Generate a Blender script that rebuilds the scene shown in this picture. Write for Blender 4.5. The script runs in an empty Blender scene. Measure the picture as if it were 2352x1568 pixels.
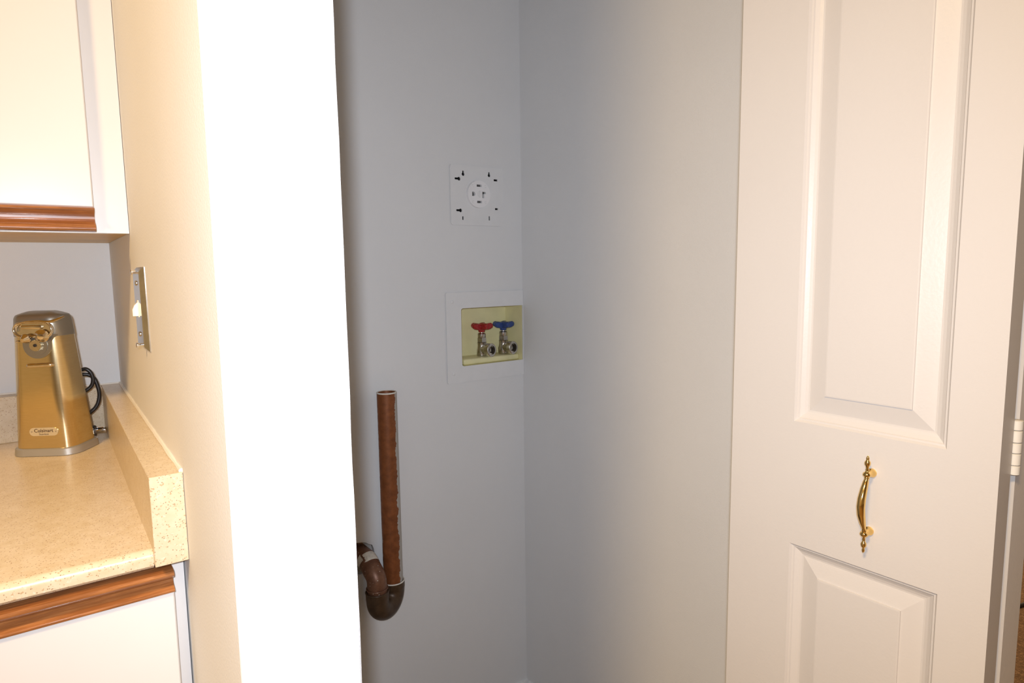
import bpy, bmesh, math, random
from mathutils import Vector, Matrix, noise
random.seed(7)
PI = math.pi
scene = bpy.context.scene
COL = scene.collection

# ------------------------------------------------------------------ camera
F_PX, YAW, PITCH, ROLL, CAM_H = 1475.63, .6247, .1133, -.0135, 1.1792
FWD = Vector((math.sin(YAW) * math.cos(PITCH), math.cos(YAW) * math.cos(PITCH), -math.sin(PITCH)))
RIGHT0 = Vector((math.cos(YAW), -math.sin(YAW), 0))
UP0 = RIGHT0.cross(FWD)
RIGHT = math.cos(ROLL) * RIGHT0 + math.sin(ROLL) * UP0
UP = -math.sin(ROLL) * RIGHT0 + math.cos(ROLL) * UP0
EYE = Vector((0, 0, CAM_H))
cam_data = bpy.data.cameras.new('camera')
cam_data.sensor_width = 36.0
cam_data.lens = F_PX * 36.0 / 2352.0
cam_data.clip_start = .02
cam = bpy.data.objects.new('camera', cam_data)
cam.matrix_world = Matrix(((RIGHT.x, UP.x, -FWD.x, EYE.x), (RIGHT.y, UP.y, -FWD.y, EYE.y), (RIGHT.z, UP.z, -FWD.z, EYE.z), (0, 0, 0, 1)))
COL.objects.link(cam)
scene.camera = cam

# ------------------------------------------------------------------ world, lights, exposure
world = bpy.data.worlds.new('world')
scene.world = world
world.use_nodes = True
world.node_tree.nodes['Background'].inputs[0].default_value = (.9, .85, .8, 1)
world.node_tree.nodes['Background'].inputs[1].default_value = .02

def aim(o, direction):
    o.rotation_euler = Vector(direction).to_track_quat('-Z', 'Y').to_euler()

# the camera's own flash, just above the lens
fl = bpy.data.lights.new('camera_flash', 'SPOT')
fl.energy = 25
fl.color = (.885, .95, 1.07)
fl.spot_size = math.radians(134)
fl.spot_blend = 1.0
fl.shadow_soft_size = .012
flash = bpy.data.objects.new('camera_flash', fl)
flash.location = EYE + UP * .03 - RIGHT * .008 - FWD * .04
aim(flash, FWD - RIGHT * .08 - UP * .01)
COL.objects.link(flash)

# warm kitchen ceiling lamp, left of the camera
cl = bpy.data.lights.new('kitchen_ceiling_lamp', 'AREA')
cl.shape = 'DISK'
cl.size = .36
cl.energy = 39
cl.color = (1.0, .665, .295)
clo = bpy.data.objects.new('kitchen_ceiling_lamp', cl)
clo.location = (-.95, -.22, 2.40)
aim(clo, (0, 0, -1))
COL.objects.link(clo)

# added warm fill to brighten the carpet beyond the closet, no known lamp
rl = bpy.data.lights.new('carpet_fill_light', 'AREA')
rl.shape = 'DISK'
rl.size = .4
rl.energy = 45
rl.color = (1.0, .72, .42)
rlo = bpy.data.objects.new('carpet_fill_light', rl)
rlo.location = (3.1, 1.3, 2.40)
aim(rlo, (0, 0, -1))
COL.objects.link(rlo)

vs = scene.view_settings
vs.view_transform = 'Standard'
vs.look = 'None'
vs.exposure = 0.30
vs.gamma = 1.0
vs.use_curve_mapping = False

# ------------------------------------------------------------------ materials
MATS = {}
def new_mat(name):
    m = bpy.data.materials.new(name)
    m.use_nodes = True
    MATS[name] = m
    nt = m.node_tree
    return m, nt, nt.nodes['Principled BSDF']

def node(nt, kind, **kw):
    n = nt.nodes.new(kind)
    for k, v in kw.items():
        setattr(n, k, v)
    return n

def coords(nt, scale=(1, 1, 1), out='Object'):
    tc = node(nt, 'ShaderNodeTexCoord')
    mp = node(nt, 'ShaderNodeMapping')
    mp.inputs['Scale'].default_value = scale
    nt.links.new(tc.outputs[out], mp.inputs['Vector'])
    return mp.outputs['Vector']

def noise_tex(nt, vec, scale, detail=3, rough=.5):
    n = node(nt, 'ShaderNodeTexNoise')
    n.inputs['Scale'].default_value = scale
    n.inputs['Detail'].default_value = detail
    n.inputs['Roughness'].default_value = rough
    nt.links.new(vec, n.inputs['Vector'])
    return n.outputs['Fac']

def ramp(nt, fac, stops):
    r = node(nt, 'ShaderNodeValToRGB')
    els = r.color_ramp.elements
    while len(els) < len(stops):
        els.new(.5)
    for e, (p, c) in zip(els, stops):
        e.position = p
        e.color = (*c, 1) if len(c) == 3 else c
    nt.links.new(fac, r.inputs['Fac'])
    return r.outputs['Color']

def mixcol(nt, fac, a, b):
    m = node(nt, 'ShaderNodeMix', data_type='RGBA')
    for sock, v in ((m.inputs[0], fac), (m.inputs[6], a), (m.inputs[7], b)):
        if hasattr(v, 'links'):
            nt.links.new(v, sock)
        elif isinstance(v, (int, float)):
            sock.default_value = v
        else:
            sock.default_value = (*v, 1)
    return m.outputs[2]

def bump(nt, bsdf, height, strength, dist=.001):
    b = node(nt, 'ShaderNodeBump')
    b.inputs['Strength'].default_value = strength
    b.inputs['Distance'].default_value = dist
    nt.links.new(height, b.inputs['Height'])
    nt.links.new(b.outputs['Normal'], bsdf.inputs['Normal'])

def plain(name, col, rough=.5, metal=0.0, spec=.5, var=.0, vscale=20, bstr=0, bscale=200, coat=0):
    m, nt, b = new_mat(name)
    b.inputs['Base Color'].default_value = (*col, 1)
    b.inputs['Roughness'].default_value = rough
    b.inputs['Metallic'].default_value = metal
    b.inputs['Specular IOR Level'].default_value = spec
    b.inputs['Coat Weight'].default_value = coat
    v = coords(nt)
    if var:
        n = noise_tex(nt, v, vscale)
        nt.links.new(ramp(nt, n, [(.3, [c * (1 - var) for c in col]), (.7, [min(1, c * (1 + var)) for c in col])]), b.inputs['Base Color'])
    if bstr:
        bump(nt, b, noise_tex(nt, v, bscale, 2), bstr)
    return m

plain('wall_paint', (.75, .75, .745), .62, spec=.25, var=.012, vscale=6, bstr=.25, bscale=420)
plain('ceiling_paint', (.80, .80, .78), .8, spec=.2, var=.01, bstr=.3, bscale=200)
plain('trim_paint', (.82, .81, .79), .35, var=.01)
plain('cabinet_white', (.73, .70, .675), .30, var=.012, vscale=8)
plain('door_paint', (.71, .675, .64), .38, var=.012, vscale=5, bstr=.12, bscale=300)
plain('caulk', (.82, .78, .70), .5, var=.03)
plain('chrome', (.80, .80, .80), .09, 1.0, var=.03)
plain('plate_chrome', (.66, .65, .63), .10, 1.0, var=.10, vscale=60)
plain('polished_brass', (.88, .62, .24), .11, 1.0, var=.03)
plain('nickel_brass', (.55, .52, .47), .26, 1.0, var=.15, vscale=90)
plain('dark_bore', (.03, .022, .016), .7, var=.2)
plain('ivory_plastic', (.83, .72, .52), .3, var=.02)
plain('outlet_white', (.84, .83, .83), .4, var=.02)
plain('plate_paint', (.76, .76, .755), .55, spec=.25, var=.015, vscale=40, bstr=.2, bscale=420)
plain('void_dark', (.025, .022, .02), .8, var=.2)
plain('box_plastic', (.84, .78, .45), .38, var=.05, vscale=30)
plain('red_enamel', (.36, .022, .022), .28, var=.1, vscale=80)
plain('blue_enamel', (.035, .07, .23), .28, var=.1, vscale=80)
plain('black_rubber', (.018, .016, .016), .35, var=.2)
plain('housing_grey', (.36, .335, .28), .33, .75, var=.03)
plain('base_grey', (.42, .40, .36), .36, .55, var=.03)
plain('cutter_steel', (.72, .66, .54), .16, 1.0, var=.06, vscale=120)
plain('gear_steel', (.66, .58, .42), .32, 1.0, var=.06, vscale=200)
plain('label_ink', (.10, .06, .03), .6, var=.1)
plain('name_plate', (.88, .80, .62), .30, .8, var=.02)
plain('hinge_paint', (.84, .81, .74), .35, var=.02)
plain('joint_paint', (.70, .66, .58), .55, var=.15, vscale=120)

plain('varnished_ply', (.60, .385, .085), .4, var=.10, vscale=25)
plain('slot_dark', (.10, .095, .09), .5, var=.1)

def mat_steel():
    m, nt, b = new_mat('steel_warm_reflection')
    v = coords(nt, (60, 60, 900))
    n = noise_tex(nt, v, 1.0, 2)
    nt.links.new(ramp(nt, n, [(.3, (.74, .60, .35)), (.7, (.79, .645, .385))]), b.inputs['Base Color'])  # brassy tint paints the warm kitchen's reflection into the stainless base colour
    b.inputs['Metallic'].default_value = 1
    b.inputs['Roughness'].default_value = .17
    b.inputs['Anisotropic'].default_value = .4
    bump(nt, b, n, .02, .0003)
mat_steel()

def mat_oak():
    m, nt, b = new_mat('oak_stained')
    v = coords(nt, (6, 90, 90))
    n = noise_tex(nt, v, 3.0, 5, .65)
    v2 = coords(nt, (2.5, 40, 40))
    n2 = noise_tex(nt, v2, 9.0, 4, .7)
    c1 = ramp(nt, n, [(.30, (.19, .062, .016)), (.50, (.36, .135, .040)), (.72, (.47, .20, .070))])
    c2 = mixcol(nt, ramp(nt, n2, [(.40, (0, 0, 0)), (.62, (1, 1, 1))]), (.24, .085, .025), c1)
    nt.links.new(c2, b.inputs['Base Color'])
    b.inputs['Roughness'].default_value = .30
    b.inputs['Coat Weight'].default_value = .9
    b.inputs['Coat Roughness'].default_value = .10
    bump(nt, b, n2, .25, .0004)
mat_oak()

def mat_laminate():
    m, nt, b = new_mat('speckled_laminate')
    v = coords(nt)
    base = ramp(nt, noise_tex(nt, v, 90, 4), [(.3, (.62, .50, .325)), (.7, (.69, .58, .42))])
    s1 = ramp(nt, noise_tex(nt, v, 430, 2), [(.62, (0, 0, 0)), (.70, (1, 1, 1))])
    c = mixcol(nt, s1, base, (.50, .34, .19))
    vo = node(nt, 'ShaderNodeTexVoronoi')
    vo.inputs['Scale'].default_value = 330
    nt.links.new(v, vo.inputs['Vector'])
    s2 = ramp(nt, vo.outputs['Distance'], [(.14, (1, 1, 1)), (.22, (0, 0, 0))])
    c = mixcol(nt, s2, c, (.34, .215, .125))
    s3 = ramp(nt, noise_tex(nt, v, 260, 2), [(.64, (0, 0, 0)), (.72, (1, 1, 1))])
    c = mixcol(nt, s3, c, (.72, .62, .47))
    nt.links.new(c, b.inputs['Base Color'])
    b.inputs['Roughness'].default_value = .30
    bump(nt, b, noise_tex(nt, v, 350, 2), .08, .0005)
mat_laminate()

def mat_carpet():
    m, nt, b = new_mat('carpet_tan')
    v = coords(nt)
    n = noise_tex(nt, v, 45, 5, .7)
    n2 = noise_tex(nt, v, 160, 3, .7)
    c = ramp(nt, n, [(.32, (.11, .055, .025)), (.55, (.26, .145, .07)), (.72, (.40, .25, .14))])
    c = mixcol(nt, ramp(nt, n2, [(.42, (0, 0, 0)), (.60, (1, 1, 1))]), (.13, .07, .032), c)
    nt.links.new(c, b.inputs['Base Color'])
    b.inputs['Roughness'].default_value = .95
    bump(nt, b, n2, .9, .01)
mat_carpet()

def mat_vinyl():
    m, nt, b = new_mat('vinyl_floor')
    v = coords(nt)
    nt.links.new(ramp(nt, noise_tex(nt, v, 12, 4), [(.3, (.26, .18, .11)), (.7, (.34, .25, .16))]), b.inputs['Base Color'])
    b.inputs['Roughness'].default_value = .4
mat_vinyl()

def mat_pipe():
    # dull brown copper with grey wall paint left on the pipe's flanks in ragged stripes
    m, nt, b = new_mat('aged_copper')
    tc = node(nt, 'ShaderNodeTexCoord')
    v = tc.outputs['Object']
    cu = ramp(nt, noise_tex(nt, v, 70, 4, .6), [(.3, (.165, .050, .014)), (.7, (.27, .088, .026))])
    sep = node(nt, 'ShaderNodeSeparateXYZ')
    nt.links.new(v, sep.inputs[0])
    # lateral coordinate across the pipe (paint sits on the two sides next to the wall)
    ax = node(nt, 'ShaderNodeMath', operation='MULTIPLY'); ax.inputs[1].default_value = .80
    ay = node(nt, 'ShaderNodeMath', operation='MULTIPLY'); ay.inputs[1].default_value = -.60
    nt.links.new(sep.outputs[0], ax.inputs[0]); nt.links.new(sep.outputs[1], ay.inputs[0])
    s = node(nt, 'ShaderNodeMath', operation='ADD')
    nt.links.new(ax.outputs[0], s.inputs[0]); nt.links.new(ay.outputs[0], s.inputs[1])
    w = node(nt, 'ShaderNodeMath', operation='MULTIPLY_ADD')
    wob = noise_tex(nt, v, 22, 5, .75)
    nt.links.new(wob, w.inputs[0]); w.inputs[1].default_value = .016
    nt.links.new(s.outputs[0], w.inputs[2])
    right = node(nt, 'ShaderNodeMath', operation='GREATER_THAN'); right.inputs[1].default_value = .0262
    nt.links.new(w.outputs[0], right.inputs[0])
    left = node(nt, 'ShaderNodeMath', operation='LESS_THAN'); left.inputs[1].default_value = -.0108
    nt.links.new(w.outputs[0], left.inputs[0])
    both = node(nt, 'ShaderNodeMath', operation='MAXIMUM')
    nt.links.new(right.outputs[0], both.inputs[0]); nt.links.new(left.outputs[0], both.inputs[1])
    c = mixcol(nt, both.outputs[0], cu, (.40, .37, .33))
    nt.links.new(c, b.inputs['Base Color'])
    b.inputs['Roughness'].default_value = .48
    mt = node(nt, 'ShaderNodeMath', operation='MULTIPLY_ADD')
    nt.links.new(both.outputs[0], mt.inputs[0]); mt.inputs[1].default_value = -.3; mt.inputs[2].default_value = .3
    nt.links.new(mt.outputs[0], b.inputs['Metallic'])
mat_pipe()

def mat_tarnish(name, lo, hi, spot=.75):
    m, nt, b = new_mat(name)
    v = coords(nt)
    c = ramp(nt, noise_tex(nt, v, 60, 4, .6), [(.3, lo), (.7, hi)])
    sp = ramp(nt, noise_tex(nt, v, 260, 2), [(spot, (0, 0, 0)), (spot + .02, (1, 1, 1))])
    nt.links.new(mixcol(nt, sp, c, (.6, .56, .46)), b.inputs['Base Color'])
    b.inputs['Metallic'].default_value = .35
    b.inputs['Roughness'].default_value = .42
mat_tarnish('tarnished_copper', (.13, .055, .030), (.22, .105, .058), .71)
mat_tarnish('tarnished_brass', (.050, .027, .013), (.098, .058, .030), .85)

# ------------------------------------------------------------------ mesh helpers
def obj(name, bm, mat, parent=None, loc=None, smooth=False):
    me = bpy.data.meshes.new(name)
    bmesh.ops.recalc_face_normals(bm, faces=bm.faces)
    bm.to_mesh(me)
    bm.free()
    if smooth:
        for p in me.polygons:
            p.use_smooth = True
        try:
            me.set_sharp_from_angle(angle=math.radians(smooth if smooth is not True else 40))
        except Exception:
            pass
    me.materials.append(MATS[mat])
    o = bpy.data.objects.new(name, me)
    COL.objects.link(o)
    if parent:
        o.parent = parent
    if loc is not None:
        o.location = loc
    return o

def tag(o, label, cat, group=None, kind=None):
    o['label'] = label
    o['category'] = cat
    if group:
        o['group'] = group
    if kind:
        o['kind'] = kind
    return o

def thing(name, label, cat, loc=(0, 0, 0), rotz=0, kind=None):
    o = bpy.data.objects.new(name, None)
    o.empty_display_size = .05
    COL.objects.link(o)
    o.location = loc
    o.rotation_euler = (0, 0, rotz)
    return tag(o, label, cat, kind=kind)

def box_bm(x0, x1, y0, y1, z0, z1, bevel=0, seg=2, bm=None):
    own = bm is None
    bm = bm or bmesh.new()
    vs_ = [bm.verts.new((x, y, z)) for x in (x0, x1) for y in (y0, y1) for z in (z0, z1)]
    fs = [bm.faces.new([vs_[i] for i in f]) for f in ((0, 1, 3, 2), (4, 6, 7, 5), (0, 4, 5, 1), (2, 3, 7, 6), (0, 2, 6, 4), (1, 5, 7, 3))]
    if bevel:
        es = list({e for f in fs for e in f.edges})
        bmesh.ops.bevel(bm, geom=es, offset=bevel, segments=seg, profile=.5, affect='EDGES')
    return bm

def slab_holes(outer, holes, thick, axis_map):
    """flat slab with cut-outs; axis_map(u, v, w) -> world point, w from 0 to thick"""
    bm = bmesh.new()
    edges = []
    for loop in [outer] + holes:
        vv = [bm.verts.new((p[0], p[1], 0)) for p in loop]
        edges += [bm.edges.new((vv[i], vv[(i + 1) % len(vv)])) for i in range(len(vv))]
    bmesh.ops.triangle_fill(bm, use_beauty=True, use_dissolve=False, edges=edges)
    ret = bmesh.ops.extrude_face_region(bm, geom=list(bm.faces))
    for g in ret['geom']:
        if isinstance(g, bmesh.types.BMVert):
            g.co.z = thick
    for v in bm.verts:
        v.co = Vector(axis_map(*v.co))
    return bm

def rect(u0, u1, v0, v1):
    return [(u0, v0), (u1, v0), (u1, v1), (u0, v1)]

def circle(cx, cy, r, n=20, ry=None, a0=0, a1=2 * PI):
    full = abs(a1 - a0 - 2 * PI) < 1e-6
    k = n if full else n + 1
    return [(cx + r * math.cos(a0 + (a1 - a0) * i / n), cy + (ry or r) * math.sin(a0 + (a1 - a0) * i / n)) for i in range(k)]

def lathe_bm(profile, n=24, bm=None, mat=None):
    """profile of (radius, z) turned about z"""
    bm = bm or bmesh.new()
    rings = []
    for r, z in profile:
        if r < 1e-6:
            rings.append([bm.verts.new((0, 0, z))])
        else:
            rings.append([bm.verts.new((r * math.cos(2 * PI * i / n), r * math.sin(2 * PI * i / n), z)) for i in range(n)])
    for a, b in zip(rings, rings[1:]):
        for i in range(n):
            j = (i + 1) % n
            if len(a) == 1 and len(b) == 1:
                continue
            if len(a) == 1:
                bm.faces.new((a[0], b[i], b[j]))
            elif len(b) == 1:
                bm.faces.new((a[i], a[j], b[0]))
            else:
                bm.faces.new((a[i], a[j], b[j], b[i]))
    for ring, flip in ((rings[0], 0), (rings[-1], 1)):
        if len(ring) > 1 and mat != 'open':
            bm.faces.new(ring)
    return bm

def xform(bm, loc=(0, 0, 0), direction=None):
    if direction is not None:
        q = Vector(direction).to_track_quat('Z', 'Y').to_matrix()
        for v in bm.verts:
            v.co = q @ v.co
    bmesh.ops.translate(bm, vec=Vector(loc), verts=bm.verts)
    return bm

def smooth_path(pts, n=8):
    """Catmull-Rom through points (tuples of any length)"""
    P = [list(p) for p in pts]
    out = []
    for i in range(len(P) - 1):
        p0, p1, p2, p3 = P[max(i - 1, 0)], P[i], P[i + 1], P[min(i + 2, len(P) - 1)]
        for k in range(n):
            t = k / n
            out.append([.5 * (2 * b + (c - a) * t + (2 * a - 5 * b + 4 * c - d) * t * t + (3 * b - a - 3 * c + d) * t ** 3) for a, b, c, d in zip(p0, p1, p2, p3)])
    out.append(P[-1])
    return out

def tube_bm(path, radius, n=12, cap=True, bm=None, flat=None):
    """path of 3-vectors, radius a number or a list"""
    bm = bm or bmesh.new()
    P = [Vector(p[:3]) for p in path]
    rad = radius if isinstance(radius, (list, tuple)) else [radius] * len(P)
    t0 = (P[1] - P[0]).normalized()
    ref = Vector((0, 0, 1)) if abs(t0.z) < .9 else Vector((1, 0, 0))
    nrm = t0.cross(ref).normalized()
    rings = []
    for i, p in enumerate(P):
        t = (P[min(i + 1, len(P) - 1)] - P[max(i - 1, 0)]).normalized()
        nrm = (nrm - t * nrm.dot(t)).normalized()
        bi = t.cross(nrm)
        rings.append([bm.verts.new(p + (nrm * math.cos(2 * PI * k / n) + bi * math.sin(2 * PI * k / n) * (flat or 1)) * rad[i]) for k in range(n)])
    for a, b in zip(rings, rings[1:]):
        for k in range(n):
            j = (k + 1) % n
            bm.faces.new((a[k], a[j], b[j], b[k]))
    if cap:
        bm.faces.new(rings[0])
        bm.faces.new(rings[-1])
    return bm

def loft_bm(sections, cap=True):
    bm = bmesh.new()
    rings = [[bm.verts.new(p) for p in s] for s in sections]
    n = len(rings[0])
    for a, b in zip(rings, rings[1:]):
        for k in range(n):
            j = (k + 1) % n
            bm.faces.new((a[k], a[j], b[j], b[k]))
    if cap:
        bm.faces.new(rings[0])
        bm.faces.new(rings[-1])
    return bm

def extrude_profile(profile, x0, x1):
    """profile of (y, z) swept along x"""
    return loft_bm([[(x, y, z) for y, z in profile] for x in (x0, x1)])

# ------------------------------------------------------------------ measures of the place (metres)
XW = .0923           # kitchen face of the partition wall
XP = .1828           # closet face of the partition wall
YF = .4653           # end face of the partition wall
YB = 1.2962          # back wall of kitchen and closet
XR = .9685           # right wall of the closet
ZC = .9165           # counter top
CEIL = 2.44

# ------------------------------------------------------------------ the setting
def struct(name, bm, mat, label, cat, smooth=False):
    return tag(obj(name, bm, mat, smooth=smooth), label, cat, kind='structure')

struct('floor', box_bm(-3.1, .9685, -4.4, 1.43, -.05, 0), 'vinyl_floor', 'tan vinyl floor of the kitchen and the closet', 'floor')
struct('floor_carpet', box_bm(.9685, 4.7, -4.4, 3.1, -.05, 0), 'carpet_tan', 'brown flecked carpet of the room beyond the closet door', 'floor')
struct('ceiling', box_bm(-3.1, 4.7, -4.4, 3.1, CEIL, CEIL + .05), 'ceiling_paint', 'white painted ceiling', 'ceiling')

# back wall: drywall sheet with the cut-outs for washer box, dryer outlet and drain pipe, and the cavity's rear sheet
HOLE = (.5175, .556)
hole_loop = []
for i in range(22):
    a = 2 * PI * i / 22
    rr = 1 + .10 * math.sin(3 * a + 1) + random.uniform(-.05, .07)
    hole_loop.append((HOLE[0] + .029 * rr * math.cos(a), HOLE[1] - .004 + .036 * rr * math.sin(a)))
BOX_O = (.7855, .9660, .9495, 1.0873)     # opening of the washer box
bm = slab_holes(rect(-3.1, XR + .11, 0, CEIL),
                [rect(BOX_O[0] - .004, BOX_O[1] + .001, BOX_O[2] - .004, BOX_O[3] + .004), rect(.776, .899, 1.289, 1.408), hole_loop],
                .0127, lambda u, v, w: (u, YB + w, v))
box_bm(-3.1, XR + .11, YB + .11, YB + .13, 0, CEIL, bm=bm)
struct('wall_back', bm, 'wall_paint', 'grey white painted wall behind counter and laundry closet', 'wall')

# partition wall between kitchen and closet, its free corner slightly uneven
b_ = .0022
secs = []
NZ = 90
for i in range(NZ + 1):
    z = CEIL * i / NZ
    d = .0005 * noise.noise(Vector((0, 0, z * 14))) + .0006 * noise.noise(Vector((3, 0, z * 37)))
    e = .0004 * noise.noise(Vector((7, 0, z * 12)))
    secs.append([(XW, YB, z), (XW, YF + b_, z), (XW + b_ * .3 + e, YF + b_ * .3, z), (XW + b_ + e, YF, z),
                 (XP - b_ + d, YF, z), (XP - b_ * .3 + d, YF + b_ * .3, z), (XP + d, YF + b_, z), (XP, YB, z)])
struct('wall_partition', loft_bm(secs), 'wall_paint', 'white end of the partition wall between kitchen and laundry closet', 'wall')

struct('wall_right', box_bm(XR, XR + .11, .58, YB, 0, CEIL), 'wall_paint', 'right side wall of the laundry closet', 'wall')
struct('wall_front', box_bm(.885, XR + .11, YF, .58, 0, CEIL), 'wall_paint', 'short wall return the folding door hangs on', 'wall')
struct('wall_header', box_bm(XP, .885, YF, .58, 2.10, CEIL), 'wall_paint', 'wall strip above the closet opening', 'wall')
struct('wall_left', box_bm(-3.12, -3.0, -4.4, YB, 0, CEIL), 'wall_paint', 'left wall of the kitchen', 'wall')
struct('wall_rear', box_bm(-3.0, 4.6, -4.4, -4.3, 0, CEIL), 'wall_paint', 'wall behind the viewer', 'wall')
struct('wall_far', box_bm(4.6, 4.7, -4.3, 3.1, 0, CEIL), 'wall_paint', 'far wall of the carpeted room', 'wall')
struct('wall_room_back', box_bm(XR + .11, 4.6, 3.0, 3.1, 0, CEIL), 'wall_paint', 'back wall of the carpeted room', 'wall')
struct('wall_room_side', box_bm(XR, XR + .11, YB + .13, 3.0, 0, CEIL), 'wall_paint', 'side wall of the carpeted room', 'wall')

def base_profile(h, t):
    return [(0, 0), (-t, 0), (-t, h * .78), (-t * .55, h * .90), (-t * .4, h), (0, h)]
pr = base_profile(.082, .013)
struct('baseboard_back', loft_bm([[(x, YB + y, z) for y, z in pr] for x in (XP, XR)]), 'trim_paint', 'white baseboard along the closet back wall', 'baseboard')
struct('baseboard_right', loft_bm([[(XR + y, yy, z) for y, z in pr] for yy in (.58, YB - .013)]), 'trim_paint', 'white baseboard along the closet right wall', 'baseboard')

# ------------------------------------------------------------------ folding closet door
A_D = .0192
D0 = Vector((.7514, .5253, 0))
door = thing('door_1', 'cream painted folding closet door with raised panels and a brass pull', 'door', D0, -PI / 2 + A_D, kind='structure')
# leaf frame: x along the leaf towards the viewer, y out of the visible face is -y (the kitchen side)
LEAF_W, LEAF_T, LEAF_Z0, LEAF_Z1 = .3045, .035, .015, 2.045
PANELS = [(.088, .2575, .20, .8225), (.088, .2575, .983, 1.62), (.088, .2575, 1.74, 1.93)]
LOOPS = [(0, 0), (.0022, -.0030), (.0042, -.0034), (.0052, -.0050), (.0095, -.0078), (.0130, -.0090), (.0150, -.0092), (.0360, -.0042), (.0364, -.0026), (.0380, -.0024)]

def make_leaf(parent, pose):
    """pose maps leaf x, depth, z to the door frame; panels on both faces"""
    leaf = obj('door_leaf', slab_holes(rect(0, LEAF_W, LEAF_Z0, LEAF_Z1), [rect(*p) for p in PANELS], LEAF_T, lambda u, v, w: (u, w, v)), 'door_paint', parent)
    leaf.location, leaf.rotation_euler = pose
    for (u0, u1, v0, v1) in PANELS:
        for side in (0, 1):
            bm = bmesh.new()
            rings = []
            for ins, dep in LOOPS:
                y = -dep if side == 0 else LEAF_T + dep
                rings.append([bm.verts.new((u, y, v)) for u, v in rect(u0 + ins, u1 - ins, v0 + ins, v1 - ins)])
            for a, b in zip(rings, rings[1:]):
                for k in range(4):
                    bm.faces.new((a[k], a[(k + 1) % 4], b[(k + 1) % 4], b[k]))
            bm.faces.new(rings[-1])
            obj('raised_panel', bm, 'door_paint', leaf)
    return leaf

leaf1 = make_leaf(door, (Vector((0, 0, 0)), (0, 0, 0)))
TH2 = math.radians(7)
leaf2 = make_leaf(door, (Vector((LEAF_W - LEAF_W * math.cos(TH2), LEAF_T + .016 + LEAF_W * math.sin(TH2), 0)), (0, 0, -TH2)))

# brass pull: one turned bar bowed away from the door, two rosette posts
pz = lambda f: .8470 + f * (.9625 - .8470)
prof = [(0, .0003), (.012, .0011), (.03, .0014), (.05, .0009), (.06, .0019), (.075, .0025), (.095, .0026), (.113, .0019), (.122, .0012), (.14, .0015), (.155, .0012),
        (.168, .0022), (.18, .0034), (.195, .0039), (.212, .0034), (.222, .0022), (.232, .0024), (.242, .0018),
        (.27, .0021), (.33, .0029), (.42, .0036), (.50, .0037), (.58, .0036), (.67, .0032), (.735, .0026), (.762, .0019),
        (.772, .0025), (.782, .0022), (.792, .0034), (.806, .0039), (.822, .0034), (.833, .0021), (.845, .0013), (.856, .0017), (.87, .0012), (.885, .0015),
        (.895, .0019), (.908, .0026), (.93, .0027), (.945, .0021), (.955, .0012), (.968, .0015), (.985, .0011), (1, .0003)]
S_H = .1845
def bow(f):
    g = max(0, min(1, (f - .222) / (.782 - .222)))
    return .0125 + .0115 * math.sin(PI * g) ** 1.25
path = [(S_H, -bow(f), pz(f)) for f, r in prof]
pull = obj('door_pull', tube_bm(path, [r * 1.22 for f, r in prof], 18), 'polished_brass', leaf1, smooth=60)
pull['label'] = 'polished brass turned door pull'
for f in (.200, .802):
    bm = lathe_bm([(.0052, 0), (.0054, .0014), (.0050, .0030), (.0040, .0048), (.0030, .0085), (.0030, .0120)], 24)
    xform(bm, (S_H, 0, pz(f)), (0, -1, 0))
    obj('pull_post', bm, 'polished_brass', leaf1, smooth=50)
# hinge between the leaves: five knuckles on a pin
hx, hy = LEAF_W - .0005, LEAF_T + .0085
for z0, z1 in [(.9595, .9690), (.9698, .9818), (.9826, .9930), (.9938, 1.0060), (1.0068, 1.0170), (.345, .402), (1.62, 1.677)]:
    obj('hinge_knuckle', lathe_bm([(.0052, z0), (.0060, z0 + .0006), (.0060, z1 - .0006), (.0052, z1)], 18), 'hinge_paint', leaf1, loc=(hx, hy, 0), smooth=40)
for zc_ in (.373, .988, 1.648):
    obj('hinge_plate', box_bm(hx - .024, hx - .002, LEAF_T, LEAF_T + .0022, zc_ - .029, zc_ + .029, .0008), 'hinge_paint', leaf1)

# ------------------------------------------------------------------ kitchen cabinets and counter
# wall cabinet
UY, UZ = .962, 1.2300
uc = thing('wall_cabinet', 'white wall cabinet with an oak rail under its door, above the can opener', 'cabinet', (0, 0, 0))
XL = -.72
obj('cabinet_box', box_bm(XL, XW - .0006, UY + .019, YB - .0005, UZ + .0035, 1.98), 'cabinet_white', uc)
obj('bottom_panel', box_bm(XL, XW - .0006, UY + .019, YB - .0005, UZ + .0008, UZ + .0034), 'varnished_ply', uc)
obj('face_frame', slab_holes(rect(XL, XW - .0006, UZ, 1.98), [rect(XL + .04, XW - .045, UZ + .04, 1.94)], .019, lambda u, v, w: (u, UY + w, v)), 'cabinet_white', uc)
DX1 = .0545
ud = obj('cabinet_door', box_bm(-.34, DX1, UY - .019, UY - .0008, UZ + .030, 1.96, .0012, 1), 'cabinet_white', uc)
def oak_profile(y, z0, z1, up=True):
    """finger-pull moulding; the lip stands at z0 (up) or is turned over"""
    h = z1 - z0
    pts = [(0, 1), (-.0185, 1), (-.0212, .95), (-.0216, .88), (-.0195, .80), (-.0150, .72), (-.0125, .62), (-.0125, .52), (-.0150, .42), (-.0185, .36), (-.0200, .34), (-.0230, .27), (-.0245, .18), (-.0245, .10), (-.0230, .03), (-.0195, 0), (0, 0)]
    if not up:
        pts = [(a, 1 - b) for a, b in pts]
    return [(y + a, z0 + b * h) for a, b in pts]
obj('oak_rail', extrude_profile(oak_profile(UY - .0008, UZ + .0006, UZ + .0300), -.34, DX1 + .0003), 'oak_stained', ud, smooth=35)
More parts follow.
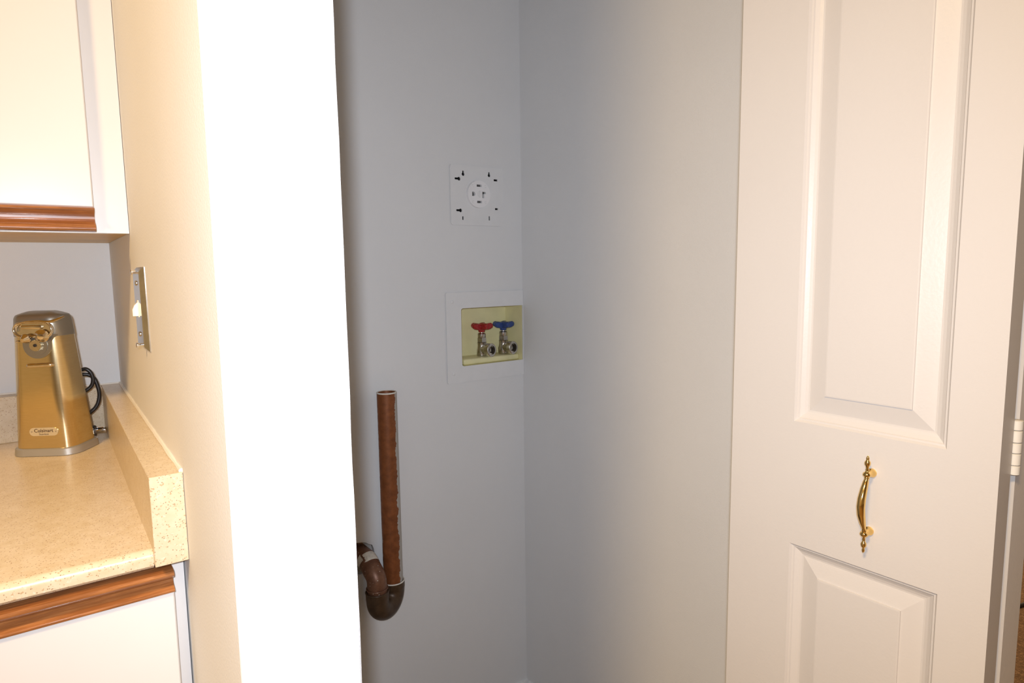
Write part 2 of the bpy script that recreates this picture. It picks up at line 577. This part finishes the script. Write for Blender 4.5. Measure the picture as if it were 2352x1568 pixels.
ud2 = obj('cabinet_door', box_bm(XL + .012, -.344, UY - .019, UY - .0008, UZ + .030, 1.96, .0012, 1), 'cabinet_white', uc)
obj('oak_rail', extrude_profile(oak_profile(UY - .0008, UZ + .0006, UZ + .0300), XL + .012, -.344), 'oak_stained', ud2, smooth=35)

# base cabinet
LY, LZ1 = .7000, .8960
lc = thing('base_cabinet', 'white base cabinet with an oak finger rail below the speckled counter', 'cabinet', (0, 0, 0))
obj('cabinet_box', box_bm(XL, XW - .0012, LY + .019, YB - .0005, .10, LZ1), 'cabinet_white', lc)
obj('face_frame', slab_holes(rect(XL, XW - .0012, .10, LZ1), [rect(XL + .04, XW - .045, .14, .855)], .019, lambda u, v, w: (u, LY + w, v)), 'cabinet_white', lc)
obj('toe_kick', box_bm(XL, XW - .0012, LY + .075, YB - .0005, 0, .10), 'cabinet_white', lc)
LX1 = .0790
ld = obj('cabinet_door', box_bm(-.32, LX1, LY - .019, LY - .0008, .125, .8690, .0012, 1), 'cabinet_white', lc)
obj('oak_rail', extrude_profile(oak_profile(LY - .0008, .8690, .8925, up=False), -.32, LX1 + .0003), 'oak_stained', ld, smooth=35)
ld2 = obj('cabinet_door', box_bm(XL + .012, -.324, LY - .019, LY - .0008, .125, .8690, .0012, 1), 'cabinet_white', lc)
obj('oak_rail', extrude_profile(oak_profile(LY - .0008, .8690, .8925, up=False), XL + .012, -.324), 'oak_stained', ld2, smooth=35)

# countertop with splashes
ct = thing('countertop', 'beige speckled laminate countertop with raised splash against the walls', 'countertop', (0, 0, 0))
TS, YS, YE = .0290, .6665, .6780
r_ = .008
ed = [(YB - .0005, ZC), (YE + r_, ZC)] + [(YE + r_ - r_ * math.sin(a), ZC - r_ + r_ * math.cos(a)) for a in (PI / 10, PI / 5, .3 * PI, .4 * PI, PI / 2)] + [(YE, .9015), (YE + .003, .8985), (YE + .02, .8985), (YE + .02, .8965), (YB - .0005, .8965)]
obj('counter_top', extrude_profile(ed, XL, XW - TS), 'speckled_laminate', ct, smooth=35)
obj('side_splash', box_bm(XW - TS, XW - .0004, YS, YB - .0005, .9035, .9905, .0005, 1), 'speckled_laminate', ct)
obj('back_splash', box_bm(XL, XW - TS, YB - TS, YB - .0005, ZC, .9900, .0010, 2), 'speckled_laminate', ct)
caulk_path = [(XW - .0010, y, .9912 + .0006 * noise.noise(Vector((y * 40, 0, 0)))) for y in [YS + .004 + i * (YB - YS - .006) / 40 for i in range(41)]]
obj('caulk_line', tube_bm(caulk_path, [.0022 + .0008 * noise.noise(Vector((p[1] * 25, 5, 0))) for p in caulk_path], 6), 'caulk', ct, smooth=True)
caulk2 = [(x, YB - .0014, .9906 + .0008 * noise.noise(Vector((x * 40, 2, 0)))) for x in [XL + .01 + i * (XW - XL - .012) / 50 for i in range(51)]]
obj('caulk_line', tube_bm(caulk2, .0022, 6), 'caulk', ct, smooth=True)

# ------------------------------------------------------------------ light switch on the partition's kitchen side
SY0, SY1, SZ0, SZ1 = .8370, .9070, 1.0895, 1.1865
sw = thing('light_switch', 'mirror chrome light switch plate with an ivory toggle beside the counter', 'light switch', (XW, (SY0 + SY1) / 2, (SZ0 + SZ1) / 2))
hy_, hz_ = (SY1 - SY0) / 2, (SZ1 - SZ0) / 2
TK = .0062
pl = loft_bm([[(-d, s * (hy_ - i), t * (hz_ - i)) for s, t in ((-1, -1), (1, -1), (1, 1), (-1, 1))] for d, i in ((0, 0), (.0012, 0), (TK - .0010, .0042), (TK, .0056), (TK, .0085))])
obj('switch_plate', pl, 'plate_chrome', sw)
obj('toggle_slot', box_bm(-TK - .0006, -TK + .001, -.0046, .0046, -.0100, .0100, .0003, 1), 'ivory_plastic', sw)
tg = loft_bm([[(-TK - .0006, y, z) for y, z in rect(-.0038, .0038, -.0085, .0075)], [(-TK - .0040, y, z) for y, z in rect(-.0034, .0034, -.0085, .0040)],
              [(-TK - .0062, y, z) for y, z in rect(-.0030, .0030, -.0085, -.0010)]])
obj('toggle', tg, 'ivory_plastic', sw)
for z in (-.0300, .0300):
    bm = lathe_bm([(.0030, 0), (.0030, .0006), (.0022, .0014), (0, .0016)], 16)
    obj('plate_screw', xform(bm, (-TK, 0, z), (-1, 0, 0)), 'nickel_brass', sw, smooth=True)
for z in (-.0430, .0430):
    bm = lathe_bm([(.0022, 0), (.0022, .0030), (.0032, .0031), (.0032, .0044), (.0020, .0052), (0, .0054)], 16)
    obj('mounting_screw', xform(bm, (-TK, 0, z), (-1, 0, 0)), 'chrome', sw, smooth=40)

# ------------------------------------------------------------------ dryer outlet
PX0, PX1, PZ0, PZ1 = .7645, .9115, 1.2805, 1.4165
do = thing('dryer_outlet', 'painted square outlet plate with a round white dryer receptacle on the closet wall', 'outlet', ((PX0 + PX1) / 2, YB, (PZ0 + PZ1) / 2))
CX, CZ = (PX0 + PX1) / 2, (PZ0 + PZ1) / 2
def keyhole(cx, cz, rx, slot, ang):
    """round hole with a narrower slot leaving it at ang"""
    pts = []
    ws = .0023
    a = math.asin(ws / rx)
    for i in range(13):
        t = a + (2 * PI - 2 * a) * i / 12
        pts.append((rx * math.cos(t), rx * math.sin(t)))
    pts += [(slot, -ws), (slot + .0008, 0), (slot, ws)]
    c, s = math.cos(ang), math.sin(ang)
    return [(cx + x * c - y * s, cz + x * s + y * c) for x, y in pts]
holes = [keyhole(.8020 - .0025 - CX, 1.3965 - CZ, .0040, .0075, PI / 2), keyhole(.8715 - CX, 1.3985 - CZ, .0038, .0070, PI / 2),
         keyhole(.7880 - CX, 1.3855 - CZ, .0042, .0110, PI), keyhole(.7905 - CX, 1.3140 - CZ, .0042, .0110, PI),
         rect(.8845 - CX, .8955 - CX, 1.3862 - CZ, 1.3908 - CZ), rect(.8870 - CX, .8958 - CX, 1.3188 - CZ, 1.3232 - CZ),
         rect(.7945 - CX, .7985 - CX, 1.2925 - CZ, 1.3005 - CZ), rect(.8685 - CX, .8722 - CX, 1.2935 - CZ, 1.3035 - CZ)]
rc = .006
outer = []
for cx, cz, a0 in ((PX1 - rc, PZ1 - rc, 0), (PX0 + rc, PZ1 - rc, PI / 2), (PX0 + rc, PZ0 + rc, PI), (PX1 - rc, PZ0 + rc, 1.5 * PI)):
    outer += circle(cx - CX, cz - CZ, rc, 5, a0=a0, a1=a0 + PI / 2)
obj('outlet_plate', slab_holes(outer, holes, .0030, lambda u, v, w: (u, -.0008 - w, v)), 'plate_paint', do)
jb = slab_holes(rect(.777 - CX, .898 - CX, 1.290 - CZ, 1.407 - CZ), [rect(.779 - CX, .896 - CX, 1.292 - CZ, 1.405 - CZ)], .05, lambda u, v, w: (u, .001 + w, v))
box_bm(.777 - CX, .898 - CX, .051, .053, 1.290 - CZ, 1.407 - CZ, bm=jb)
obj('junction_box', jb, 'void_dark', do)
wm = plain('wire_red', (.30, .02, .02), .4, var=.05)
for (x, mt) in ((.8000, 'wire_red'), (.8700, 'black_rubber')):
    obj('wire', tube_bm(smooth_path([(x - CX - .006, .030, -.03), (x - CX - .001, .012, .02), (x - CX, .008, .048), (x - CX + .004, .03, .060)], 6), .0030, 8), mt, do, smooth=True)
DC = (.8378 - CX, 1.3525 - CZ)
RD = .0312
lshape = [(.0085, .0060), (.0185, .0060), (.0185, .0012), (.0135, .0012), (.0135, -.0085), (.0085, -.0085)]
dholes = [rect(-.0068, .0068, .0168, .0220), rect(-.0063, .0073, -.0205, -.0153),
          [(-.0195, .0050), (-.0195, -.0050)] + circle(-.0160, 0, .0050, 8, a0=-PI / 2, a1=PI / 2),
          lshape,
          circle(.0025, 0, .0080, 12, a0=PI / 2, a1=1.5 * PI)]
disc = slab_holes(circle(0, 0, RD, 48), dholes, .0085, lambda u, v, w: (u + DC[0], -.0030 - w, v + DC[1]))
obj('receptacle', disc, 'outlet_white', do)
obj('receptacle_core', xform(lathe_bm([(RD - .002, 0), (RD - .002, .0020)], 32), (DC[0], -.0030, DC[1]), (0, -1, 0)), 'slot_dark', do)
obj('center_boss', slab_holes(circle(.0023, 0, .0078, 12, a0=PI / 2, a1=1.5 * PI), [], .0052, lambda u, v, w: (u + DC[0], -.0050 - w, v + DC[1])), 'plate_paint', do)
for sx in (-1, 1):
    for sz in (-1, 1):
        bm = tube_bm([(DC[0] + sx * .0175 + .0026 * math.cos(t), -.0117, DC[1] + sz * .0185 + .0026 * math.sin(t)) for t in [.7 + i * (2 * PI - 1.4) / 14 for i in range(15)]], .0006, 6)
        obj('rivet', bm, 'plate_paint', do, smooth=True)

# ------------------------------------------------------------------ washer outlet box with its two valves
BX0, BZ0, BZ1 = .7455, .9115, 1.1250
XE = XR - .0006
wb = thing('washer_box', 'painted wall frame around a yellowed plastic washer valve box in the closet corner', 'valve box', (BX0, YB, BZ0))
of = lambda u, v, w: (u - BX0, -.0012 - w, v - BZ0)
rr_ = .006
opn = []
for cx, cz, a0 in ((BOX_O[0] + rr_, BOX_O[2] + rr_, PI), (BOX_O[0] + rr_, BOX_O[3] - rr_, PI / 2)):
    arc = circle(cx, cz, rr_, 5, a0=a0, a1=a0 + PI / 2)
    opn.append(arc)
hole = list(opn[0]) + [(BOX_O[1], BOX_O[2]), (BOX_O[1], BOX_O[3])] + list(opn[1])
obj('frame', slab_holes([(BX0 + .002, BZ0), (XE, BZ0), (XE, BZ1), (BX0 + .002, BZ1), (BX0, BZ1 - .002), (BX0, BZ0 + .002)], [hole], .0026, of), 'plate_paint', wb)
for z in (BZ0 + .0225, BZ1 - .0215):
    bm = lathe_bm([(.0042, 0), (.0042, .0008), (.0030, .0016), (0, .0019)], 16)
    obj('frame_screw', xform(bm, (.0165, -.0038, z - BZ0), (0, -1, 0)), 'plate_paint', wb, smooth=True)
DEP = .074
tray = bmesh.new()
x0, x1, z0, z1 = BOX_O[0] - .001 - BX0, BOX_O[1] - BX0, BOX_O[2] - .001 - BZ0, BOX_O[3] + .001 - BZ0
t_ = .0018
box_bm(x0 - t_, x0, .0003, DEP, z0 - t_, z1 + t_, bm=tray)
box_bm(x1, x1 + t_ * .5, .0003, DEP, z0 - t_, z1 + t_, bm=tray)
box_bm(x0, x1, .0003, DEP, z0 - t_, z0, bm=tray)
box_bm(x0, x1, .0003, DEP, z1, z1 + t_, bm=tray)
box_bm(x0, x1, DEP - t_, DEP, z0, z1, bm=tray)
obj('tray', tray, 'box_plastic', wb)
obj('tray_shelf', box_bm(x0 + .016, x1 - .0005, .012, DEP - t_, z0, z0 + .0145, .0045, 3), 'box_plastic', wb, smooth=40)
SHELF = BZ0 + z0 + .0145

def valve(loc, mat, label):
    v = thing('water_valve', label, 'valve', loc)
    v.scale = (1.12, 1.12, 1.32)
    bm = lathe_bm([(.0108, 0), (.0118, .0015), (.0118, .0115), (.0108, .0150), (.0100, .0200), (.0102, .0240), (.0108, .0262)], 24)
    body = obj('valve_body', bm, 'nickel_brass', v, smooth=40)
    # outlet spout towards the room
    sp = lathe_bm([(.0085, 0), (.0092, .014), (.0118, .0165), (.0124, .0190), (.0124, .0325), (.0114, .0335), (.0085, .0335), (.0080, .0320), (.0080, .0180), (.0058, .0175), (.0056, .0120)], 28, mat='open')
    xform(sp, (0, -.004, .0125), (.05, -1, .05))
    s = obj('spout', sp, 'nickel_brass', body, smooth=40)
    br = lathe_bm([(.0, 0), (.0056, .0), (.0056, .0006), (0, .0006)], 18)
    obj('bore', xform(br, (.0008, -.0215, .0134), (.05, -1, .05)), 'dark_bore', body)
    # packing nut, hexagonal
    bm = bmesh.new()
    hexs = []
    for z, r in ((.0262, .0098), (.0270, .0108), (.0345, .0108), (.0355, .0098)):
        hexs.append([bm.verts.new((r * math.cos(i * PI / 3), r * math.sin(i * PI / 3), z)) for i in range(6)])
    for a, b in zip(hexs, hexs[1:]):
        for k in range(6):
            bm.faces.new((a[k], a[(k + 1) % 6], b[(k + 1) % 6], b[k]))
    bm.faces.new(hexs[0]); bm.faces.new(hexs[-1])
    obj('packing_nut', bm, 'nickel_brass', v)
    bm = lathe_bm([(.0088, .0355), (.0092, .0365), (.0092, .0420), (.0080, .0432), (.0046, .0436), (.0044, .0500)], 20)
    obj('bonnet', bm, 'nickel_brass', v, smooth=40)
    # scalloped wheel handle
    NL = 5
    secs_ = []
    for z, k in ((.0498, .80), (.0520, .96), (.0555, 1.0), (.0590, .96), (.0610, .84)):
        ring = []
        for i in range(60):
            a = 2 * PI * i / 60
            lobe = max(0, math.cos(NL * a / 2 + .35 * PI) ** 2)
            r = .0125 + .0128 * lobe ** .75
            ring.append((r * k * math.cos(a), r * k * math.sin(a), z + .0016 * lobe))
        secs_.append(ring)
    h = obj('valve_handle', loft_bm(secs_), mat, v, smooth=50)
    for i in range(NL):
        a = (2 * PI * i - .7 * PI) / NL
        bm = lathe_bm([(0, -.0048), (.0040, -.0036), (.0056, 0), (.0042, .0038), (0, .0056)], 14)
        obj('lobe', xform(bm, (.0205 * math.cos(a), .0205 * math.sin(a), .0570)), mat, h, smooth=True)
    bm = lathe_bm([(.0068, .0455), (.0082, .0500), (.0078, .0600), (.0052, .0622), (0, .0626)], 20)
    obj('handle_hub', bm, mat, h, smooth=True)
    return v
valve((.8685, 1.3330, SHELF), 'red_enamel', 'hot water valve with a red scalloped handle in the washer box')
valve((.9340, 1.3330, SHELF + .0005), 'blue_enamel', 'cold water valve with a blue scalloped handle in the washer box')

# ------------------------------------------------------------------ copper standpipe and trap
RX, RY = .5765, 1.2640
L2 = Vector((.5245, 1.2330, 0))
sp = thing('drain_standpipe', 'brown copper washer standpipe with a trap that bends into the closet wall', 'pipe', (RX, RY, .40))
ZB = -.40
RO = .0212
bm = lathe_bm([(RO, .488 + ZB), (RO, .9185 + ZB), (RO - .0018, .9190 + ZB), (RO - .0020, .9170 + ZB), (RO - .0020, .52 + ZB), (.0, .52 + ZB)], 40)
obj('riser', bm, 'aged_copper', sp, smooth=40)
bm = lathe_bm([(RO + .0002, .9165 + ZB), (RO + .0006, .9178 + ZB), (RO + .0002, .9190 + ZB), (RO - .0016, .9193 + ZB), (RO - .0022, .9180 + ZB)], 40, mat='open')
obj('paint_lip', bm, 'joint_paint', sp, smooth=True)
d = L2 - Vector((RX, RY, 0))
span = d.length
dirh = d.normalized()
RU = .0243
ub = []
zt = .4930
zu_ = .4760
for k in range(5):
    ub.append(Vector((0, 0, zt + (zu_ - zt) * k / 5 + ZB)))
for k in range(25):
    a = PI * k / 24
    ub.append(dirh * (span / 2 - span / 2 * math.cos(a)) + Vector((0, 0, zu_ + ZB - .031 * math.sin(a))))
for k in range(1, 5):
    ub.append(d + Vector((0, 0, zu_ + (.4960 - zu_) * k / 4 + ZB)))
rad = [RU + .0004] * 5 + [RU - .0004] * 25 + [RU + .0004] * 4
obj('trap_bend', tube_bm(ub, rad, 32), 'tarnished_brass', sp, smooth=50)
def ring(center, r, tube, mat, name='collar_bead'):
    bm = bmesh.new()
    tube_bm([(center[0] + r * math.cos(2 * PI * i / 36), center[1] + r * math.sin(2 * PI * i / 36), center[2]) for i in range(37)], tube, 8, bm=bm)
    obj(name, bm, mat, sp, smooth=True)
ring((0, 0, zt + ZB), RU - .0004, .0014, 'joint_paint')
ring((d.x, d.y, .4960 + ZB), RU - .0002, .0016, 'tarnished_brass')
ring((d.x, d.y, .5040 + ZB), RO + .0012, .0013, 'tarnished_copper')
HV = Vector((HOLE[0] - RX, YB - RY, HOLE[1] + ZB))
arm = smooth_path([tuple(d + Vector((0, 0, .485 + ZB))), tuple(d + Vector((0, 0, .512 + ZB))), tuple(d + Vector((-.0005, .003, .527 + ZB))), tuple(d + Vector((-.003, .016, .540 + ZB))),
                   (HV.x + .003, HV.y - .022, HV.z - .003), (HV.x, HV.y + .006, HV.z), (HV.x - .001, HV.y + .075, HV.z)], 8)
obj('trap_arm', tube_bm(arm, RO - .0002, 32), 'tarnished_copper', sp, smooth=50)
# ragged band of old paint where the arm meets the wall
core = smooth_path([arm[k] for k in range(24, 40, 3)], 6)
def patch(seed, k0, k1, a0, a1):
    bm = bmesh.new()
    rows = []
    P = [Vector(p) for p in core]
    nrm = None
    for i in range(k0, k1):
        t = (P[min(i + 1, len(P) - 1)] - P[max(i - 1, 0)]).normalized()
        side = t.cross(Vector((0, 0, 1))).normalized()
        upv = side.cross(t)
        jit = .25 * noise.noise(Vector((i * .9, seed, 0)))
        jt2 = .25 * noise.noise(Vector((i * .8, seed + 5, 0)))
        rows.append([bm.verts.new(P[i] + (side * math.cos(a) + upv * math.sin(a)) * (RO + .0004)) for a in [a0 + jit + (a1 - a0 + jt2 - jit) * q / 14 for q in range(15)]])
    for a, b in zip(rows, rows[1:]):
        for q in range(14):
            bm.faces.new((a[q], a[q + 1], b[q + 1], b[q]))
    obj('paint_patch', bm, 'joint_paint', sp, smooth=True)
patch(1, 6, 17, .1, 2.2)
patch(4, 10, 20, 2.4, 3.9)

# ------------------------------------------------------------------ electric can opener
OA = -.55
op = thing('can_opener', 'brushed steel electric can opener standing on the speckled counter', 'can opener', (-.0595, 1.1650, ZC), OA)
def rrect(x0, x1, y0, y1, r, z, n=8, dz=0):
    pts = []
    for cx, cy, a0 in ((x1 - r, y1 - r, 0), (x0 + r, y1 - r, PI / 2), (x0 + r, y0 + r, PI), (x1 - r, y0 + r, 1.5 * PI)):
        for k in range(n + 1):
            a = a0 + PI / 2 * k / n
            pts.append((cx + r * math.cos(a), cy + r * math.sin(a), z + dz * ((cx + r * math.cos(a)) - x0)))
    return pts
OH = .2110
def osec(z, grow=0):
    t = z / OH
    x0 = .0005 + .0110 * t - grow
    x1 = .0860 - .0100 * t + grow
    y0 = .0005 + .0035 * t - grow
    y1 = .0720 - .0190 * t + grow
    return x0, x1, y0, y1
def sec(z, grow=0, r=.0185):
    x0, x1, y0, y1 = osec(z, grow)
    return rrect(x0, x1, y0, y1, r + grow, z)
obj('base_plate', loft_bm([sec(0, .0030), sec(.0008, .0042), sec(.0100, .0036), sec(.0112, .0022)]), 'base_grey', op, smooth=40)
obj('opener_body', loft_bm([sec(.0108 + .164 * k / 12) for k in range(13)]), 'steel_warm_reflection', op, smooth=40)
hs = [sec(.1745, .0006), sec(.1755, .0010), sec(.1900, .0010), sec(.2000, .0006)]
for dz, ins in ((.2030, .0004), (.2048, .0016), (.2062, .0045), (.2082, .0100), (.2098, .0155), (.2104, .0180)):
    x0, x1, y0, y1 = osec(.2000)
    hs.append(rrect(x0 + ins, x1 - ins, y0 + ins, y1 - ins, max(.0190 - ins, .002), dz))
obj('top_housing', loft_bm(hs), 'housing_grey', op, smooth=40)
fy = lambda z: osec(z)[2]
# rounded tongue of the housing round the drive wheel
WC = (.0490, .1625)
tongue = circle(WC[0], WC[1], .0195, 24, a0=PI, a1=2 * PI)
tongue = [(WC[0] - .0195, .178)] + tongue + [(WC[0] + .0200, .1680), (WC[0] + .0235, .1730), (WC[0] + .029, .1760), (WC[0] + .029, .178)]
obj('tongue', slab_holes(tongue, [], .0012, lambda u, v, w: (u, fy(v) - .0004 - w, v)), 'housing_grey', op)
tongue2 = circle(WC[0], WC[1], .0145, 28)
obj('wheel_seat', slab_holes(tongue2, [], .0010, lambda u, v, w: (u, fy(v) - .0016 - w, v)), 'housing_grey', op)
# toothed drive wheel
gear = []
for i in range(72):
    a = 2 * PI * i / 72
    r = .0078 if i % 3 else .0085
    gear.append((WC[0] + r * math.cos(a), WC[1] + r * math.sin(a)))
dw = obj('drive_wheel', slab_holes(gear, [circle(WC[0], WC[1], .0014, 10)], .0034, lambda u, v, w: (u, fy(.1625) - .0026 - w, v)), 'gear_steel', op)
obj('axle', xform(lathe_bm([(.0022, 0), (.0022, .0010), (.0012, .0014), (0, .0014)], 14), (WC[0], fy(.1625) - .0060, WC[1]), (0, -1, 0)), 'dark_bore', dw)
# cutter head: stadium shaped magnet frame, blade post and guide cone
HC = (.0475, .1850)
hl, hr = .0155, .0100
stad = circle(HC[0] + hl, HC[1], hr, 10, a0=-PI / 2, a1=PI / 2) + circle(HC[0] - hl, HC[1], hr, 10, a0=PI / 2, a1=1.5 * PI)
stadp = [(p[0], fy(p[1]) - .0062, p[1]) for p in stad] + [(stad[0][0], fy(stad[0][1]) - .0062, stad[0][1])]
ch = obj('cutter_head', slab_holes([(HC[0] + (u - HC[0]) * .93, HC[1] + (v - HC[1]) * .86) for u, v in stad], [], .0040, lambda u, v, w: (u, fy(v) - .0010 - w, v)), 'cutter_steel', op, smooth=30)
obj('head_rim', tube_bm(stadp, .0016, 10), 'cutter_steel', ch, smooth=True)
obj('head_bar', box_bm(HC[0] - .0150, HC[0] + .0130, fy(.187) - .0085, fy(.187) - .0040, .1860, .1915, .0016, 2), 'cutter_steel', ch, smooth=40)
obj('guide_cone', xform(lathe_bm([(.0022, 0), (.0024, .0040), (.0066, .0052), (.0070, .0078), (.0042, .0120), (.0030, .0140), (0, .0146)], 20), (WC[0] - .0080, fy(.175) - .0040, .1745), (-.15, -1, -.25)), 'cutter_steel', op, smooth=40)
obj('cutting_blade', xform(lathe_bm([(.0028, 0), (.0030, .0040), (.0088, .0046), (.0092, .0052), (.0060, .0076), (.0040, .0110), (0, .0116)], 24), (WC[0] + .0105, fy(.178) - .0035, .1770), (.25, -1, -.15)), 'cutter_steel', op, smooth=40)
obj('stop_pin', xform(lathe_bm([(.0014, 0), (.0014, .0070), (.0008, .0080), (0, .0082)], 12), (.0270, fy(.168) + .0004, .1690), (-.4, -1, -.1)), 'cutter_steel', op, smooth=True)
# press lever arching over the head to the right
lev = smooth_path([(.0265, fy(.183) - .0072, .1830, .0018), (.0285, fy(.19) - .0078, .1920, .0022), (.0370, fy(.19) - .0080, .1960, .0024), (.0480, fy(.19) - .0080, .1972, .0026), (.0580, fy(.19) - .0074, .1975, .0026),
                   (.0660, fy(.19) - .0062, .1960, .0032), (.0730, fy(.19) - .0030, .1965, .0038), (.0785, fy(.19) + .0040, .1995, .0040), (.0805, fy(.19) + .0110, .2015, .0032)], 6)
obj('press_lever', tube_bm(lev, [p[3] for p in lev], 12, flat=.55), 'cutter_steel', op, smooth=50)
obj('lever_spring', tube_bm(smooth_path([(.0650, fy(.19) - .0022, .1940), (.0700, fy(.19) - .0012, .1900), (.0712, fy(.19) - .0010, .1830), (.0680, fy(.18) - .0018, .1765), (.0620, fy(.17) - .0026, .1735)], 6), .0019, 10), 'chrome', op, smooth=True)
# bottle opener bar pressed from the front
bar = smooth_path([(.0345, fy(.133) + .0005, .1330), (.0360, fy(.133) - .0026, .1330), (.0410, fy(.133) - .0030, .1330), (.0600, fy(.133) - .0030, .1338), (.0655, fy(.133) - .0026, .1340), (.0670, fy(.133) + .0005, .1340)], 5)
obj('bottle_bar', tube_bm(bar, .0029, 10), 'cutter_steel', op, smooth=True)
# name plate
NC = (.0475, .0360)
ny = lambda v: fy(v) - .0002
npw, nph = .0198, .0060
st = circle(NC[0] + npw - nph, NC[1], nph, 10, a0=-PI / 2, a1=PI / 2) + circle(NC[0] - npw + nph, NC[1], nph, 10, a0=PI / 2, a1=1.5 * PI)
npl = obj('name_plate', slab_holes(st, [], .0007, lambda u, v, w: (u, ny(v) - w, v)), 'name_plate', op)
def lettering(txt, size, u, v, bold=0):
    cu = bpy.data.curves.new('lettering', 'FONT')
    cu.body = txt
    cu.size = size
    cu.align_x = 'CENTER'
    cu.align_y = 'CENTER'
    cu.offset = bold
    cu.extrude = .00008
    tmp = bpy.data.objects.new('tmp', cu)
    COL.objects.link(tmp)
    bpy.context.view_layer.update()
    me = bpy.data.meshes.new_from_object(tmp.evaluated_get(bpy.context.evaluated_depsgraph_get()))
    bpy.data.objects.remove(tmp)
    me.transform(Matrix.Translation((u, ny(v) - .0008, v)) @ Matrix.Rotation(PI / 2, 4, 'X'))
    me.materials.clear()
    me.materials.append(MATS['label_ink'])
    o = bpy.data.objects.new('lettering', me)
    COL.objects.link(o)
    o.parent = npl
lettering('Cuisinart', .0072, NC[0], NC[1] + .0015, .00012)
lettering('Stainless', .0040, NC[0], NC[1] - .0036)
for s in (-1, 1):
    obj('plate_rivet', xform(lathe_bm([(.0013, 0), (.0010, .0005), (0, .0007)], 12), (NC[0] + s * .0166, ny(NC[1]) - .0007, NC[1]), (0, -1, 0)), 'chrome', npl, smooth=True)
# power cord: two hanging loops behind the body and the plug lying on the counter
to_local = lambda p: Matrix.Rotation(-OA, 3, 'Z') @ (Vector(p) - Vector((-.0595, 1.1650, ZC)))
cord_w = [(.012, 1.212, 1.012), (.024, 1.210, 1.026), (.0349, 1.207, 1.0300), (.0415, 1.205, 1.0305), (.0470, 1.204, 1.0240), (.0490, 1.204, 1.0130), (.0460, 1.205, 1.0030), (.0377, 1.206, .9960), (.026, 1.209, .9900), (.012, 1.214, .9940),
          (.010, 1.216, 1.0120), (.022, 1.213, 1.0210), (.0349, 1.210, 1.0218), (.0435, 1.209, 1.0209), (.0511, 1.208, 1.0138), (.0555, 1.207, .9956), (.0550, 1.207, .9816), (.0505, 1.207, .9695), (.0421, 1.208, .9610), (.028, 1.212, .950), (.014, 1.220, .936), (.010, 1.224, .9220), (.018, 1.222, .9205), (.028, 1.214, .9225), (.0370, 1.2075, .9290)]
cord = obj('power_cord', tube_bm(smooth_path([tuple(to_local(p)) for p in cord_w], 8), .0029, 10), 'black_rubber', op, smooth=True)
cord['label'] = 'black power cord'
PV = Vector((.0400, 1.2050, .9305))
bm = lathe_bm([(0, -.004), (.0050, -.0035), (.0085, .0010), (.0095, .0050), (.0088, .0068), (0, .0068)], 20)
loc_dir = Matrix.Rotation(-OA, 3, 'Z') @ Vector((1, -.25, .02))
pg = obj('plug', xform(bm, to_local(PV), loc_dir), 'black_rubber', cord, smooth=40)
for k in (-.0042, .0042):
    a = PV + Vector((.0050, k * .9 - .001, k * .25 + .0005))
    c2 = slab_holes([(-.001, -.0031), (.0125, -.0031), (.0150, -.0018), (.0150, .0018), (.0125, .0031), (-.001, .0031)], [circle(.0110, 0, .0012, 8)], .0013, lambda u, v, w: tuple(to_local(a + Vector((u, w - u * .25, v + u * .02)))))
    obj('prong', c2, 'chrome', cord)

# ------------------------------------------------------------------ cord on the carpet beyond the door
cp = smooth_path([(2.10, .95, .006), (2.40, .78, .006), (2.60, .690, .006), (2.75, .640, .006), (2.98, .50, .006), (3.3, .45, .006)], 10)
tag(obj('floor_cord', tube_bm(cp, .0065, 10), 'black_rubber', smooth=True), 'black cord lying on the brown carpet beyond the folding door', 'cord')
